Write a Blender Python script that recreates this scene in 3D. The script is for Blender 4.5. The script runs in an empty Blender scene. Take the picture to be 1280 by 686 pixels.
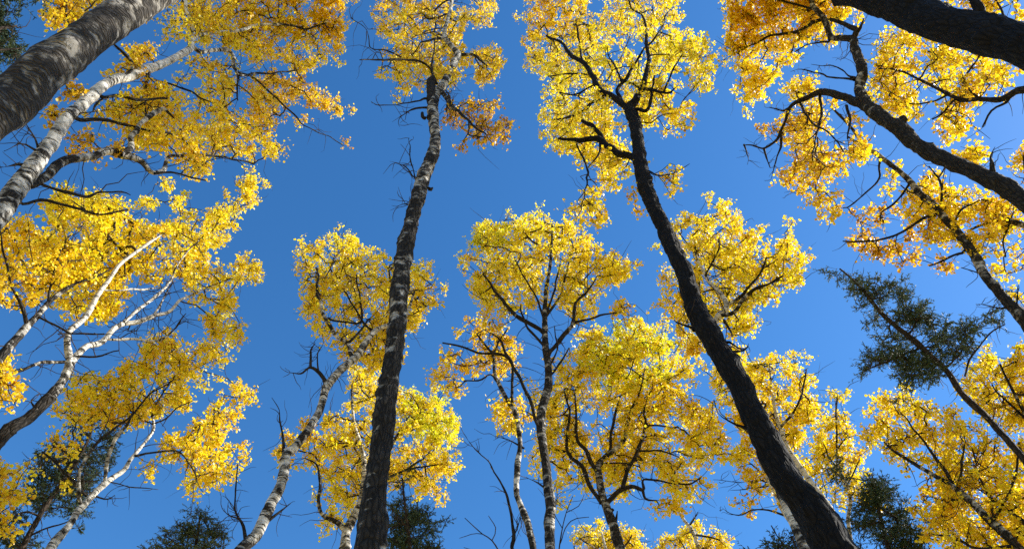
import bpy, math, numpy as np
from mathutils import Vector

# ------------------------------------------------------------------ camera, sky, sun, exposure
SC = bpy.context.scene
FPX, CX, CY, PITCH, CAMZ = 950.0, 640.0, 343.0, math.radians(57.0), 1.6
cam = bpy.data.cameras.new('camera'); cam_o = bpy.data.objects.new('camera', cam)
SC.collection.objects.link(cam_o); SC.camera = cam_o
cam.sensor_width = 36.0; cam.lens = 36.0 * FPX / 1280.0; cam.clip_end = 3000.0; cam.clip_start = 0.05
cam_o.location = (0, 0, CAMZ); cam_o.rotation_euler = (math.radians(90) + PITCH, 0, 0)

SUN_AZ, SUN_EL = math.radians(83), math.radians(37)      # azimuth from +Y towards +X
W = bpy.data.worlds.new('World'); SC.world = W; W.use_nodes = True
nt = W.node_tree; nt.nodes.clear()
sky = nt.nodes.new('ShaderNodeTexSky'); sky.sky_type = 'NISHITA'; sky.sun_disc = False
sky.sun_elevation = SUN_EL; sky.sun_rotation = SUN_AZ
sky.altitude = 900; sky.air_density = 1.0; sky.dust_density = 0.3; sky.ozone_density = 3.0
bg = nt.nodes.new('ShaderNodeBackground'); bg.inputs['Strength'].default_value = 0.124
out = nt.nodes.new('ShaderNodeOutputWorld')
hsv = nt.nodes.new('ShaderNodeHueSaturation'); hsv.inputs['Saturation'].default_value = 1.26     # deep clear autumn blue
nt.links.new(sky.outputs[0], hsv.inputs['Color']); nt.links.new(hsv.outputs[0], bg.inputs[0]); nt.links.new(bg.outputs[0], out.inputs[0])
sun = bpy.data.lights.new('sun', 'SUN'); sun.energy = 5.0; sun.angle = math.radians(0.53); sun.color = (1, .95, .86)
sun_o = bpy.data.objects.new('sun', sun); SC.collection.objects.link(sun_o)
sv = Vector((math.sin(SUN_AZ) * math.cos(SUN_EL), math.cos(SUN_AZ) * math.cos(SUN_EL), math.sin(SUN_EL)))
sun_o.rotation_euler = sv.to_track_quat('Z', 'Y').to_euler(); sun_o.location = sv * 60
vs = SC.view_settings; vs.view_transform = 'Standard'; vs.look = 'None'; vs.gamma = 1; vs.exposure = 1.0
vs.use_curve_mapping = False
SC.cycles.max_bounces = 9; SC.cycles.diffuse_bounces = 7; SC.cycles.transmission_bounces = 7
SC.cycles.use_denoising = False; SC.cycles.sample_clamp_indirect = 3.0

RNG = np.random.default_rng(11)

# ------------------------------------------------------------------ helpers
def link(o, parent=None):
    SC.collection.objects.link(o)
    if parent is not None: o.parent = parent
    return o

def mesh_obj(name, V, F, mat, parent=None, smooth=True, attrs=None):
    """V (n,3); F: (m,k) array of one face size, or a list of such arrays."""
    me = bpy.data.meshes.new(name)
    Fs = F if isinstance(F, list) else [F]
    Fs = [np.asarray(f, dtype=np.int32) for f in Fs if len(f)]
    loops = np.concatenate([f.ravel() for f in Fs])
    sizes = np.concatenate([np.full(len(f), f.shape[1], np.int32) for f in Fs])
    starts = np.concatenate([[0], np.cumsum(sizes)[:-1]]).astype(np.int32)
    me.vertices.add(len(V)); me.vertices.foreach_set('co', np.asarray(V, np.float32).ravel())
    me.loops.add(len(loops)); me.loops.foreach_set('vertex_index', loops)
    me.polygons.add(len(sizes)); me.polygons.foreach_set('loop_start', starts)
    me.polygons.foreach_set('loop_total', sizes)
    me.polygons.foreach_set('use_smooth', np.full(len(sizes), smooth, dtype=bool))
    for an, (dom, typ, data) in (attrs or {}).items():
        a = me.attributes.new(an, typ, dom)
        a.data.foreach_set('vector' if typ == 'FLOAT_VECTOR' else 'value', np.asarray(data, np.float32).ravel())
    me.update(calc_edges=True); me.validate()
    me.materials.append(mat)
    return link(bpy.data.objects.new(name, me), parent)

def hash3(i):
    i = i.astype(np.int64)
    h = (i[..., 0] * 374761393 + i[..., 1] * 668265263 + i[..., 2] * 2147483647) & 0xffffffff
    h = ((h ^ (h >> 13)) * 1274126177) & 0xffffffff
    return ((h ^ (h >> 16)) & 0xffff) / 65535.0

def vnoise(p):
    """value noise in 0..1, p (...,3)"""
    p = np.asarray(p, float); i = np.floor(p); f = p - i; f = f * f * (3 - 2 * f); r = 0
    for a in (0, 1):
        for b in (0, 1):
            for c in (0, 1):
                w = (f[..., 0] if a else 1 - f[..., 0]) * (f[..., 1] if b else 1 - f[..., 1]) * (f[..., 2] if c else 1 - f[..., 2])
                r = r + w * hash3(i + np.array([a, b, c]))
    return r

SP, CP = math.sin(PITCH), math.cos(PITCH)
def ray(px, py):
    x = np.asarray(px, float) - CX; y = CY - np.asarray(py, float)
    return np.stack([x, FPX * CP - y * SP, FPX * SP + y * CP], -1)

class Plane:
    """the upright plane a tree stands in: photo coordinates -> metres"""
    def __init__(s, D, px, py, cap=16.5):
        r = ray(px, py); s.u = r[:2] / np.hypot(*r[:2]); s.D = D; s.cap = cap
    def at(s, px, py, depth=0.0):
        r = ray(px, py); t = (s.D + depth) / np.maximum((r[..., :2] * s.u).sum(-1), 60)
        h = r[..., 2] * t; hs = np.where(h > s.cap, s.cap + 3.5 * np.tanh((h - s.cap) / 3.5), h)
        t = t * hs / h
        return r * t[..., None] + np.array([0, 0, CAMZ]), t

def parse(s):
    return np.array([[float(v) for v in q.split(',')] for q in s.split()])

def spline(P, step):
    """Catmull-Rom through rows of P (x,y,z,r), resampled every ~step metres"""
    P = np.asarray(P, float)
    if len(P) == 2: P = np.array([P[0], (P[0] + P[1]) / 2, P[1]])
    Q = np.vstack([2 * P[0] - P[1], P, 2 * P[-1] - P[-2]]); o = []
    for i in range(1, len(Q) - 2):
        n = max(2, int(np.linalg.norm(Q[i + 1, :3] - Q[i, :3]) / step) + 1)
        t = np.linspace(0, 1, n, endpoint=False)[:, None]
        a, b, c, d = Q[i - 1], Q[i], Q[i + 1], Q[i + 2]
        o.append(.5 * (2 * b + (c - a) * t + (2 * a - 5 * b + 4 * c - d) * t ** 2 + (3 * b - a - 3 * c + d) * t ** 3))
    o.append(P[-1:]); o = np.vstack(o)
    o[:, 3] = np.clip(o[:, 3], min(P[:, 3]) * .7, max(P[:, 3]) * 1.1)
    return o

def frames(C):
    T = np.gradient(C, axis=0); T /= np.linalg.norm(T, axis=1, keepdims=True) + 1e-9
    n = np.cross(T[0], [0.31, .95, .1]); n /= np.linalg.norm(n); N = [n]
    for i in range(1, len(C)):
        n = n - T[i] * np.dot(n, T[i]); n = n / (np.linalg.norm(n) + 1e-9); N.append(n)
    N = np.array(N); return T, N, np.cross(T, N)

def tube(S, sides, rough=0.0, seed=0.0, knots=0, cap=True, s0=0.0):
    """S (n,4) centre+radius -> verts, faces, bark coordinates"""
    C, R = S[:, :3], S[:, 3]; n = len(S); T, N, B = frames(C)
    th = np.linspace(0, 2 * np.pi, sides, endpoint=False)
    L = np.concatenate([[0], np.cumsum(np.linalg.norm(np.diff(C, axis=0), axis=1))]) + s0
    RR = np.repeat(R[:, None], sides, 1)
    bp = np.stack([np.cos(th)[None] * RR, np.sin(th)[None] * RR, np.repeat(L[:, None], sides, 1)], -1)
    if rough:
        q = bp + seed
        d = (vnoise(q * [7, 7, 3.2]) - .5) * .6 + (vnoise(q * [22, 22, 9] + 7) - .5) * .5 + (vnoise(q * [55, 55, 34] + 3) - .5) * .42
        RR = RR * (1 + rough * .35 * d) + rough * .008 * d
        rng = np.random.default_rng(int(seed * 100) + 5)
        for _ in range(knots):
            k = rng.integers(0, n); a = rng.uniform(0, 6.28); r0 = R[k]
            da = np.angle(np.exp(1j * (th - a)))[None] * r0; dl = (L - L[k])[:, None]
            sz = r0 * rng.uniform(.22, .5)
            RR = RR + r0 * rng.uniform(.12, .42) * np.exp(-(da / sz) ** 2 - (dl / (sz * 1.2)) ** 2)
    V = C[:, None] + RR[..., None] * (np.cos(th)[None, :, None] * N[:, None] + np.sin(th)[None, :, None] * B[:, None])
    i = np.arange(n - 1)[:, None] * sides; j = np.arange(sides)[None]; j2 = (j + 1) % sides
    F = np.stack([i + j, i + j2, i + sides + j2, i + sides + j], -1).reshape(-1, 4)
    V = V.reshape(-1, 3); bp = bp.reshape(-1, 3); Fs = [F]
    if cap:
        V = np.vstack([V, C[-1] + T[-1] * R[-1] * .25]); bp = np.vstack([bp, [0, 0, L[-1]]])
        e = (n - 1) * sides + np.arange(sides); Fs.append(np.stack([e, np.roll(e, -1), np.full(sides, len(V) - 1)], -1))
    return V, Fs, bp

# ------------------------------------------------------------------ materials
def newmat(name):
    m = bpy.data.materials.new(name); m.use_nodes = True; t = m.node_tree; t.nodes.clear()
    return m, t, (lambda k, **kw: mk(t, k, **kw))
def mk(t, k, ins=None, **kw):
    n = t.nodes.new('ShaderNode' + k)
    for a, v in kw.items(): setattr(n, a, v)
    for a, v in (ins or {}).items():
        if hasattr(v, 'is_output'): t.links.new(v, n.inputs[a])
        else: n.inputs[a].default_value = v
    return n
def ramp(t, src, stops, interp='LINEAR'):
    n = t.nodes.new('ShaderNodeValToRGB'); n.color_ramp.interpolation = interp; e = n.color_ramp.elements
    while len(e) < len(stops): e.new(0.5)
    for q, (p, c) in zip(e, stops): q.position = p; q.color = (*c, 1) if len(c) == 3 else c
    t.links.new(src, n.inputs[0]); return n.outputs[0]
def scaled(t, vec, s):
    return mk(t, 'VectorMath', {0: vec, 1: s}, operation='MULTIPLY').outputs[0]
def noise(t, vec, scale, detail=3, rough=.55):
    return mk(t, 'TexNoise', {'Vector': vec, 'Scale': scale, 'Detail': detail, 'Roughness': rough}).outputs[0]

def bark_material(name, dark, tint=(.66, .63, .57), ring=(1.6, 1.6, 4.2), plates=(26, 26, 7), crackd=.22):
    """pale aspen bark ringed with black scars, breaking up into dark fissured bark where 'age' is high"""
    m, t, N = newmat(name)
    bp = N('Attribute', attribute_name='bark').outputs['Vector']
    age = N('Attribute', attribute_name='age').outputs['Fac']
    warp = N('VectorMath', ins={0: bp, 1: scaled(t, N('TexNoise', ins={'Vector': bp, 'Scale': 6.0, 'Detail': 3.0}).outputs['Color'], (.05, .05, .05))}, operation='ADD').outputs[0]
    big = N('Math', ins={0: noise(t, scaled(t, warp, ring), 1.0, 4, .6), 1: noise(t, scaled(t, warp, (7, 7, 11)), 1.0, 4, .6)}, operation='ADD').outputs[0]
    big = N('Math', ins={0: big, 1: .5}, operation='MULTIPLY').outputs[0]
    scar = noise(t, scaled(t, warp, (3, 3, 24)), 1.0, 3, .6)
    spot = noise(t, scaled(t, warp, (7, 7, 15)), 1.0, 3, .55)
    fine = noise(t, scaled(t, bp, (9, 9, 30)), 1.0, 4, .6)
    vor = N('TexVoronoi', ins={'Vector': scaled(t, warp, plates), 'Scale': 1.0}, feature='DISTANCE_TO_EDGE').outputs['Distance']
    plate = noise(t, scaled(t, warp, (20, 20, 10)), 1.0, 5, .65)
    palec = ramp(t, fine, [(.3, tuple(c * .78 for c in tint)), (.7, tuple(min(.82, c * 1.1) for c in tint))])
    palec = N('MixRGB', ins={0: ramp(t, spot, [(.5, (0, 0, 0)), (.68, (.8, .8, .8))]), 1: palec, 2: (.15, .135, .105, 1)}).outputs[0]
    palec = N('MixRGB', ins={0: ramp(t, scar, [(.57, (0, 0, 0)), (.62, (1, 1, 1))]), 1: palec, 2: (.02, .017, .014, 1)}).outputs[0]
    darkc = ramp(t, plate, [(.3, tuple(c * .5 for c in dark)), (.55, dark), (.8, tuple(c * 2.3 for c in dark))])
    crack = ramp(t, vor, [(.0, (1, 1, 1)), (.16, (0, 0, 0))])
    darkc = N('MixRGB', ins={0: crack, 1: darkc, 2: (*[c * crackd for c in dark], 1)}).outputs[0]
    mixv = N('Math', ins={0: big, 1: age}, operation='ADD').outputs[0]
    msk = ramp(t, N('Math', ins={0: mixv, 1: .5}, operation='SUBTRACT').outputs[0], [(.44, (0, 0, 0)), (.54, (1, 1, 1))])
    col = N('MixRGB', ins={0: msk, 1: palec, 2: darkc}).outputs[0]
    rel = N('MixRGB', ins={0: msk, 1: N('Math', ins={0: scar, 1: -.5}, operation='MULTIPLY').outputs[0], 2: N('Math', ins={0: ramp(t, vor, [(0, (0, 0, 0)), (.25, (1, 1, 1))]), 1: plate}, operation='ADD').outputs[0]}).outputs[0]
    bump = N('Bump', ins={'Height': rel, 'Strength': .8, 'Distance': .02})
    b = N('BsdfPrincipled', ins={'Base Color': col, 'Roughness': .85, 'Normal': bump.outputs[0], 'Specular IOR Level': .2})
    N('OutputMaterial', ins={0: b.outputs[0]}); return m

def leaf_material(name, stops, trans=.5, rough=.42, spec=.6):
    m, t, N = newmat(name)
    tone = N('Attribute', attribute_name='tone').outputs['Fac']
    col = ramp(t, tone, stops)
    p = N('BsdfPrincipled', ins={'Base Color': col, 'Roughness': rough, 'Specular IOR Level': spec})
    tr = N('BsdfTranslucent', ins={'Color': col})
    mx = N('MixShader', ins={0: trans, 1: p.outputs[0], 2: tr.outputs[0]})
    N('OutputMaterial', ins={0: mx.outputs[0]}); return m

M_PALE = bark_material('aspen_bark', (.036, .030, .024))
M_GREY = bark_material('old_aspen_bark', (.034, .029, .023), (.56, .535, .48), (4.5, 4.5, 3.0))
M_ASH_SHADED = bark_material('ash_grey_bark_shaded', (.052, .044, .035), (.31, .285, .245), (8, 8, 5.5), (8, 8, 30), .4)  # grey bark with tree shade and dapple put into its darker colour
M_DARK_SHADED = bark_material('dark_bark_shaded', (.0105, .0085, .0065), (.055, .047, .037))  # dark bark, darkened further to stand in for shade on unlit trunks
M_SPRB = bark_material('spruce_bark', (.05, .036, .026), (.12, .10, .075))
def twig_mat():
    m, t, N = newmat('twig_bark')
    g = N('TexCoord').outputs['Object']
    c = ramp(t, noise(t, g, 9.0, 3), [(.3, (.016, .012, .009)), (.7, (.06, .044, .032))])
    N('OutputMaterial', ins={0: N('BsdfPrincipled', ins={'Base Color': c, 'Roughness': .8, 'Specular IOR Level': .2}).outputs[0]}); return m
M_TWIG = twig_mat()
M_LEAF = leaf_material('aspen_leaves', [(0, (.40, .18, .02)), (.25, (.82, .50, .016)), (.5, (.92, .70, .016)), (.75, (.93, .79, .02)), (1, (.76, .78, .03))])
M_NEED = leaf_material('spruce_needles', [(0, (.014, .026, .015)), (.5, (.062, .098, .055)), (1, (.20, .26, .16))], .15, .6, .15)

# ------------------------------------------------------------------ ground
def build_ground():
    g = np.concatenate([-np.geomspace(500, 1, 34), np.linspace(-.9, .9, 9), np.geomspace(1, 500, 34)])
    X, Y = np.meshgrid(g, g); Z = (vnoise(np.stack([X * .15, Y * .15, X * 0], -1)) - .5) * .25 + (vnoise(np.stack([X * .02, Y * .02, X * 0 + 4], -1)) - .5) * 2.0 * np.clip(np.hypot(X, Y) / 60, 0, 1)
    n = len(g); i = np.arange(n - 1)[:, None] * n + np.arange(n - 1)[None]
    F = np.stack([i, i + 1, i + n + 1, i + n], -1).reshape(-1, 4)
    m, t, N = newmat('forest_floor')
    co = N('TexCoord').outputs['Object']
    c = ramp(t, noise(t, co, 9.0, 6, .7), [(.3, (.04, .045, .02)), (.42, (.14, .10, .03)), (.52, (.46, .30, .05)), (.8, (.6, .42, .06))])
    bump = N('Bump', ins={'Height': noise(t, co, 30, 5), 'Strength': .6, 'Distance': .03})
    N('OutputMaterial', ins={0: N('BsdfPrincipled', ins={'Base Color': c, 'Roughness': .9, 'Normal': bump.outputs[0]}).outputs[0]})
    o = mesh_obj('ground', np.stack([X, Y, Z], -1).reshape(-1, 3), F, m); o['kind'] = 'structure'
    o['label'] = 'forest floor strewn with yellow leaves under the trees'
build_ground()

# ------------------------------------------------------------------ crowns: twigs grown to sprays, sprays of leaves
def in_poly(P, x, y):
    c = np.zeros(len(x), bool); n = len(P); j = n - 1
    for i in range(n):
        xi, yi = P[i]; xj, yj = P[j]
        k = ((yi > y) != (yj > y)) & (x < (xj - xi) * (y - yi) / (yj - yi + 1e-9) + xi); c ^= k; j = i
    return c
def edge_dist(P, x, y):
    d = np.full(len(x), 1e9); p = np.stack([x, y], -1)
    for i in range(len(P)):
        a, b = P[i], P[(i + 1) % len(P)]; ab = b - a
        t = np.clip(((p - a) @ ab) / (ab @ ab + 1e-9), 0, 1)[:, None]
        d = np.minimum(d, np.linalg.norm(p - a - t * ab, axis=1))
    return d

def sample_crown(pl, poly, dens, rc, rng, seed):
    P = parse(poly)[:, :2]; lo, hi = P.min(0), P.max(0)
    area = .5 * abs(np.dot(P[:, 0], np.roll(P[:, 1], 1)) - np.dot(P[:, 1], np.roll(P[:, 0], 1)))
    c, t = pl.at(*P.mean(0)); rp = rc / t
    n = max(3, int(dens * 3.8 * area / rp ** 2))
    K = rng.uniform(lo, hi, (n * 14, 2)); K = K[in_poly(P, K[:, 0], K[:, 1])]
    if len(K) == 0: return np.zeros((0, 3))
    d = edge_dist(P, K[:, 0], K[:, 1]); ok = d > rp * rng.uniform(.05, .6, len(d)); K, d = K[ok], d[ok]
    stray = rng.uniform(0, 1, len(K)) < .16; K = K + stray[:, None] * rng.normal(0, rp * .7, K.shape)
    # broken up into clumps with gaps between
    g = vnoise(np.stack([K[:, 0] / (rp * 2.1), K[:, 1] / (rp * 2.1), np.full(len(K), seed)], -1))
    g = .7 * g + .3 * vnoise(np.stack([K[:, 0] / (rp * .9), K[:, 1] / (rp * .9), np.full(len(K), seed + 9)], -1))
    ok = g > rng.uniform(.22, .5, len(K)); K, d = K[ok][:n], d[ok][:n]
    if len(K) == 0: return np.zeros((0, 3))
    T = np.clip(.55 * min(hi - lo) * t, .4, 2.0); e = np.clip(d / (.5 * min(hi - lo) + 1e-6), 0, 1)
    dep = rng.uniform(-.12, 1.3, len(K)) * T * np.sqrt(e * (2 - e) + .05)
    return pl.at(K[:, 0], K[:, 1], dep)[0]

def grow_twigs(skel, skr, C, rng, r0):
    """join every spray centre to the nearest wood; returns tube chains"""
    nodes = list(skel); par = [-1] * len(nodes); NP = np.array(skel)
    if len(C) == 0: return []
    order = np.argsort([np.min(np.linalg.norm(NP - c, axis=1)) for c in C])
    buf = np.zeros((len(nodes) + len(C) * 4, 3)); buf[:len(nodes)] = NP; nn = len(nodes)
    par = np.full(len(buf), -1); chains = []
    for k in order:
        c = C[k]; q = buf[:nn]; dv = c - q; L = np.linalg.norm(dv, axis=1)
        cost = L + .55 * np.maximum(0, -dv[:, 2]) + .12 * (L > 1.6) * L
        p = int(np.argmin(cost)); a = buf[p]; l = L[p]
        side = rng.normal(0, 1, 3); side[2] += .8
        ctrl = a + (c - a) * .45 + side * l * .13; ids = [p]
        for s in (.27, .52, .77, 1.0):
            pt = (1 - s) ** 2 * a + 2 * s * (1 - s) * ctrl + s * s * c + rng.normal(0, .028 * l, 3) * (s < 1)
            buf[nn] = pt; par[nn] = ids[-1]; ids.append(nn); nn += 1
        chains.append(ids)
    cnt = np.zeros(nn)
    for ids in chains: cnt[ids[-1]] += 1
    for i in range(nn - 1, len(skel) - 1, -1):
        if par[i] >= 0: cnt[par[i]] += cnt[i]
    rad = r0 * np.maximum(cnt, 1) ** .42; rad[:len(skel)] = skr * .85
    for i in range(len(skel), nn): rad[i] = min(rad[i], rad[par[i]])
    res = []
    for ids in chains:
        r = rad[ids].copy(); r[0] = min(r[0], r[1] * 1.2)
        r[-1] = min(r[-1], r[-2]); res.append(np.c_[buf[ids], r])
    return res

def tubes_mesh(chains, sides=5):
    Vs, Fs, T3, o = [], [], [], 0
    for S in chains:
        V, F, _ = tube(S, sides if S[0, 3] > .008 else 4, cap=False)
        Vs.append(V); Fs.append(F[0] + o); o += len(V)
    return (np.vstack(Vs), np.vstack(Fs)) if Vs else (np.zeros((0, 3)), np.zeros((0, 4), int))

def unit(v): return v / (np.linalg.norm(v, axis=-1, keepdims=True) + 1e-9)

LEAF5 = np.array([[0, -.02, 0], [.44, .34, .07], [.24, .86, .03], [-.24, .86, .03], [-.44, .34, .07]])
NEEDLE = np.array([[-.5, 0, 0], [.5, 0, 0], [.25, 1, 0], [-.25, 1, 0]])

def sprays(C, rng, rc, nl, size, tone, needle=False, up=.0):
    """leaf mesh + shoot mesh for all spray centres at once"""
    n = len(C); ns = 7 if not needle else 9
    d = unit(rng.normal(0, 1, (n, ns, 3)) + [0, 0, up]); ln = rc * rng.uniform(.4, .95, (n, ns, 1)) * rng.uniform(.75, 1.2, (n, 1, 1))
    if needle: d[..., 2] *= .55; d = unit(d)
    tip = C[:, None] + d * ln
    k = max(2, int(round(nl / ns)))
    s = rng.uniform(.22, 1.05, (n, ns, k, 1))
    base = C[:, None, None] + d[:, :, None] * ln[:, :, None] * s
    keep = rng.uniform(0, 1, (n, ns, k)) < rng.uniform(.55, 1.0, (n, 1, 1))
    if needle:
        yv = unit(d[:, :, None] * .8 + rng.normal(0, .7, base.shape) + [0, 0, -.25]); pos = base
        xv = unit(np.cross(yv, rng.normal(0, 1, base.shape))); sz = size * rng.uniform(.6, 1.25, base.shape[:-1])
        tpl, sx = NEEDLE, .3
    else:
        off = unit(rng.normal(0, 1, base.shape) + d[:, :, None] * .3) * rng.uniform(.3, 1.0, (n, ns, k, 1)) * size
        pos = base + off
        yv = unit(unit(off) * .7 + rng.normal(0, .6, base.shape) + [0, 0, -.55])
        xv = unit(np.cross(yv, rng.normal(0, 1, base.shape) + [0, 0, .25])); sz = size * rng.uniform(.5, 1.28, base.shape[:-1])
        tpl, sx = LEAF5, 1.0
    zv = np.cross(xv, yv)
    tn = np.clip(tone[:, None, None] + rng.normal(0, .12, keep.shape) - .25 * (rng.uniform(0, 1, keep.shape) < .06), 0, 1)
    pos, xv, yv, zv, sz, tn = [a[keep] for a in (pos, xv, yv, zv, sz, tn)]
    V = pos[:, None] + sz[:, None, None] * (tpl[None, :, 0:1] * sx * xv[:, None] + tpl[None, :, 1:2] * yv[:, None] + tpl[None, :, 2:3] * zv[:, None])
    m = len(tpl); F = np.arange(len(pos) * m).reshape(-1, m)
    # shoots: three sided spikes
    a = np.repeat(C[:, None], ns, 1).reshape(-1, 3); b = tip.reshape(-1, 3); ax = unit(b - a)
    x = unit(np.cross(ax, [.3, .5, .81])); y = np.cross(ax, x); r = .0034
    ring = [x * math.cos(q) + y * math.sin(q) for q in (0, 2.09, 4.19)]
    SV = np.stack([a + r * ring[0], a + r * ring[1], a + r * ring[2], b], 1).reshape(-1, 3)
    i = np.arange(len(a)) * 4; SF = np.concatenate([np.stack([i, i + 1, i + 3], -1), np.stack([i + 1, i + 2, i + 3], -1), np.stack([i + 2, i, i + 3], -1)])
    return V.reshape(-1, 3), F, tn, SV, SF

# ------------------------------------------------------------------ one tree
NLEAF = [0]
def tree(name, label, group, D, trunk, limbs=(), dead=(), stubs=(), crowns=(), bark=M_PALE, age=(.7, .25), cap=16.5,
         rc=.23, nl=72, leaf=.052, tone=.6, kind='aspen', knots=26, rough=1.0, cat='tree', thin=.03, age_at=None, slim=1.0):
    seed = (hash(label) if False else sum(ord(c) * (i + 3) for i, c in enumerate(label))) % 9973
    rng = np.random.default_rng(seed); sd = seed % 97 + .37
    P = parse(trunk); pl = Plane(D, P[0, 0], P[0, 1], cap)
    dep = np.interp(np.arange(len(P)), [0, len(P) - 1], [0, rng.uniform(-.25, .25)])
    X, t = pl.at(P[:, 0], P[:, 1], dep); R = P[:, 2] * t * .46 * slim
    # carry the trunk down to the ground
    lo = X[0]; dirn = unit(lo - X[min(2, len(X) - 1)]); base = []
    h = lo[2]; p = lo.copy(); r = R[0]; k = max(3, int(h / .9))
    for i in range(1, k + 1):
        f = i / k; dd = unit(dirn * (1 - f) + np.array([0, 0, -1.0]) * (f + .25)); st = h / k / max(.3, -dd[2])
        p = p + dd * st; r = R[0] * (1 + .22 * f + (.45 if i == k else 0)); base.append([*p, r])
    base[-1][2] = -.12
    S0 = np.vstack([np.array(base[::-1]), np.c_[X, R]])
    org = np.array([base[-1][0], base[-1][1], 0.0])
    E = bpy.data.objects.new(name, None); link(E); E.location = org; E['label'] = label; E['category'] = cat
    if group: E['group'] = group
    E.empty_display_size = .3
    big = R[0] > .085
    S = spline(S0, .06 if big else .1)
    hmax = S[:, 2].max()
    def wood(nm, S, sides, rg, kn, ag, s0=0.0):
        V, F, bp = tube(S, sides, rg, sd, kn, True, s0)
        al = np.interp(V[:, 2], [1.5, hmax], ag) if age_at is None else np.interp(V[:, 2], *zip(*age_at)) + (.35 if nm == 'dead_branch' else 0)
        rv = np.append(np.repeat(S[:, 3], sides), S[-1, 3]); al = al + np.clip((thin - rv) / thin, 0, 1) * .5       # thin wood is brown, not white
        return mesh_obj(nm, V - org, F, bark, E, True, {'bark': ('POINT', 'FLOAT_VECTOR', bp + sd * 3.1), 'age': ('POINT', 'FLOAT', al)})
    wood('trunk', S, 24 if big else 14, rough, knots, age)
    sel = S[:, 2] > .42 * hmax
    skel = [S[sel][::3, :3]]; skr = [S[sel][::3, 3]]
    side_ch = []
    for kind_, lst in (('limb', limbs), ('dead_branch', dead), ('stub', stubs)):
        for L in lst:
            Q = parse(L); n = len(Q)
            x0, t0 = pl.at(Q[0, 0], Q[0, 1]); i0 = np.argmin(np.linalg.norm((S[:, :3] - x0) , axis=1))
            d0 = float(np.dot(S[i0, :2] - x0[:2], pl.u)) if np.linalg.norm(S[i0, :3] - x0) < .6 else 0.0
            ext = np.linalg.norm(Q[-1, :2] - Q[0, :2]) * t0 * rng.uniform(-.4, .12) * (1 if kind_ == 'limb' else .6)
            dp = d0 + ext * np.linspace(0, 1, n) ** 1.3
            X2, t2 = pl.at(Q[:, 0], Q[:, 1], dp); r2 = np.maximum(Q[:, 2] * t2 * .45 * slim, .0035)
            if kind_ == 'dead_branch': r2 = r2 * np.linspace(1, .45, n)
            SS = spline(np.c_[X2, r2], .06 if r2[0] > .03 else .09)
            jit = (np.stack([vnoise(SS[:, :3] * 4 + q * 9.1 + sd) for q in range(3)], -1) - .5) * .05
            SS[:, :3] += jit * np.clip(np.linspace(0, 3, len(SS)), 0, 1)[:, None]
            wood(kind_, SS, 12 if r2[0] > .03 else 7, rough * .8, 5 if r2[0] > .03 else 0, (age[0], age[1] + (.1 if kind_ == 'limb' else .5)), rng.uniform(0, 9))
            if kind_ == 'limb': skel.append(SS[::2, :3]); skr.append(SS[::2, 3])
            elif kind_ == 'dead_branch':
                for _ in range(rng.integers(5, 12)):
                    j = rng.integers(len(SS) // 3, len(SS)); a = SS[j, :3]; l = rng.uniform(.12, .45)
                    dd = unit(rng.normal(0, 1, 3) + [0, 0, .2]); pts = [a]
                    for _q in range(4): dd = unit(dd + rng.normal(0, .28, 3)); pts.append(pts[-1] + dd * l / 4)
                    side_ch.append(spline(np.c_[np.array(pts), [min(.006, SS[j, 3] * .7), .005, .0042, .0035, .002]], .05))
    skel = np.vstack(skel); skr = np.concatenate(skr)
    C, TN = [], []
    for q, cr in enumerate(crowns):
        poly, dens = cr[0], cr[1]; tn = cr[2] if len(cr) > 2 else tone
        c = sample_crown(pl, poly, dens, rc, rng, sd + q * 3.7)
        C.append(c)
        TN.append(np.clip(tn + (vnoise(c * .9 + sd) - .5) * .22 + rng.normal(0, .05, len(c)), 0, 1) if len(c) else np.zeros(0))
    C = np.vstack(C) if C else np.zeros((0, 3)); TN = np.concatenate(TN) if TN else np.zeros(0)
    chains = grow_twigs(skel, skr, C, rng, .0045)
    # crooked bare twigs standing off the limbs
    if len(C) > 40:
        for _ in range(min(240, 40 + len(C) // 3)):
            if rng.uniform() < .5 and len(skel): j = rng.integers(len(skel) // 4, len(skel)); a = skel[j]
            else: a = chains[rng.integers(len(chains))][rng.integers(1, 4), :3]
            dd = unit(rng.normal(0, 1, 3) + [0, 0, .25]); l = rng.uniform(.2, .85) * (.6 if kind == 'spruce' else 1); pts = [a]
            for _q in range(5): dd = unit(dd + rng.normal(0, .33, 3)); pts.append(pts[-1] + dd * l / 5)
            r = rng.uniform(.0045, .0095)
            side_ch.append(np.c_[np.array(pts), r * np.array([1, .85, .72, .6, .45, .25])])
    chains = chains + side_ch
    V, F = tubes_mesh(chains)
    if len(C):
        LV, LF, tn, SV, SF = sprays(C, rng, rc, nl, leaf, TN, kind == 'spruce', .15)
        NLEAF[0] += len(LF)
        SF = SF + len(V); V = np.vstack([V, SV]); FF = [F, SF]
        o = mesh_obj('crown', LV - org, LF, M_NEED if kind == 'spruce' else M_LEAF, E, False, {'tone': ('FACE', 'FLOAT', tn)}); o['kind'] = 'stuff'
    else: FF = [F]
    if len(V):
        o = mesh_obj('twigs', V - org, FF, M_TWIG, E, True); o['kind'] = 'stuff'
    return E

# ------------------------------------------------------------------ the aspens (traces: photo x, y, width)
GA = 'golden aspens around the clearing'
tree('aspen_tree', 'thick pale grey aspen trunk with shadow bands slanting over the forked aspen', GA, 3.5,  # shade and dapple on this trunk are part of its bark colour
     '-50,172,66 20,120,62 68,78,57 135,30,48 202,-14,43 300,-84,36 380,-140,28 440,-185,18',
     crowns=[('300,-140 360,-200 470,-230 520,-190 470,-130 380,-110', .7)], bark=M_ASH_SHADED, age=(.56, .50), cap=15, tone=.4, knots=14, rough=.8)

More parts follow.
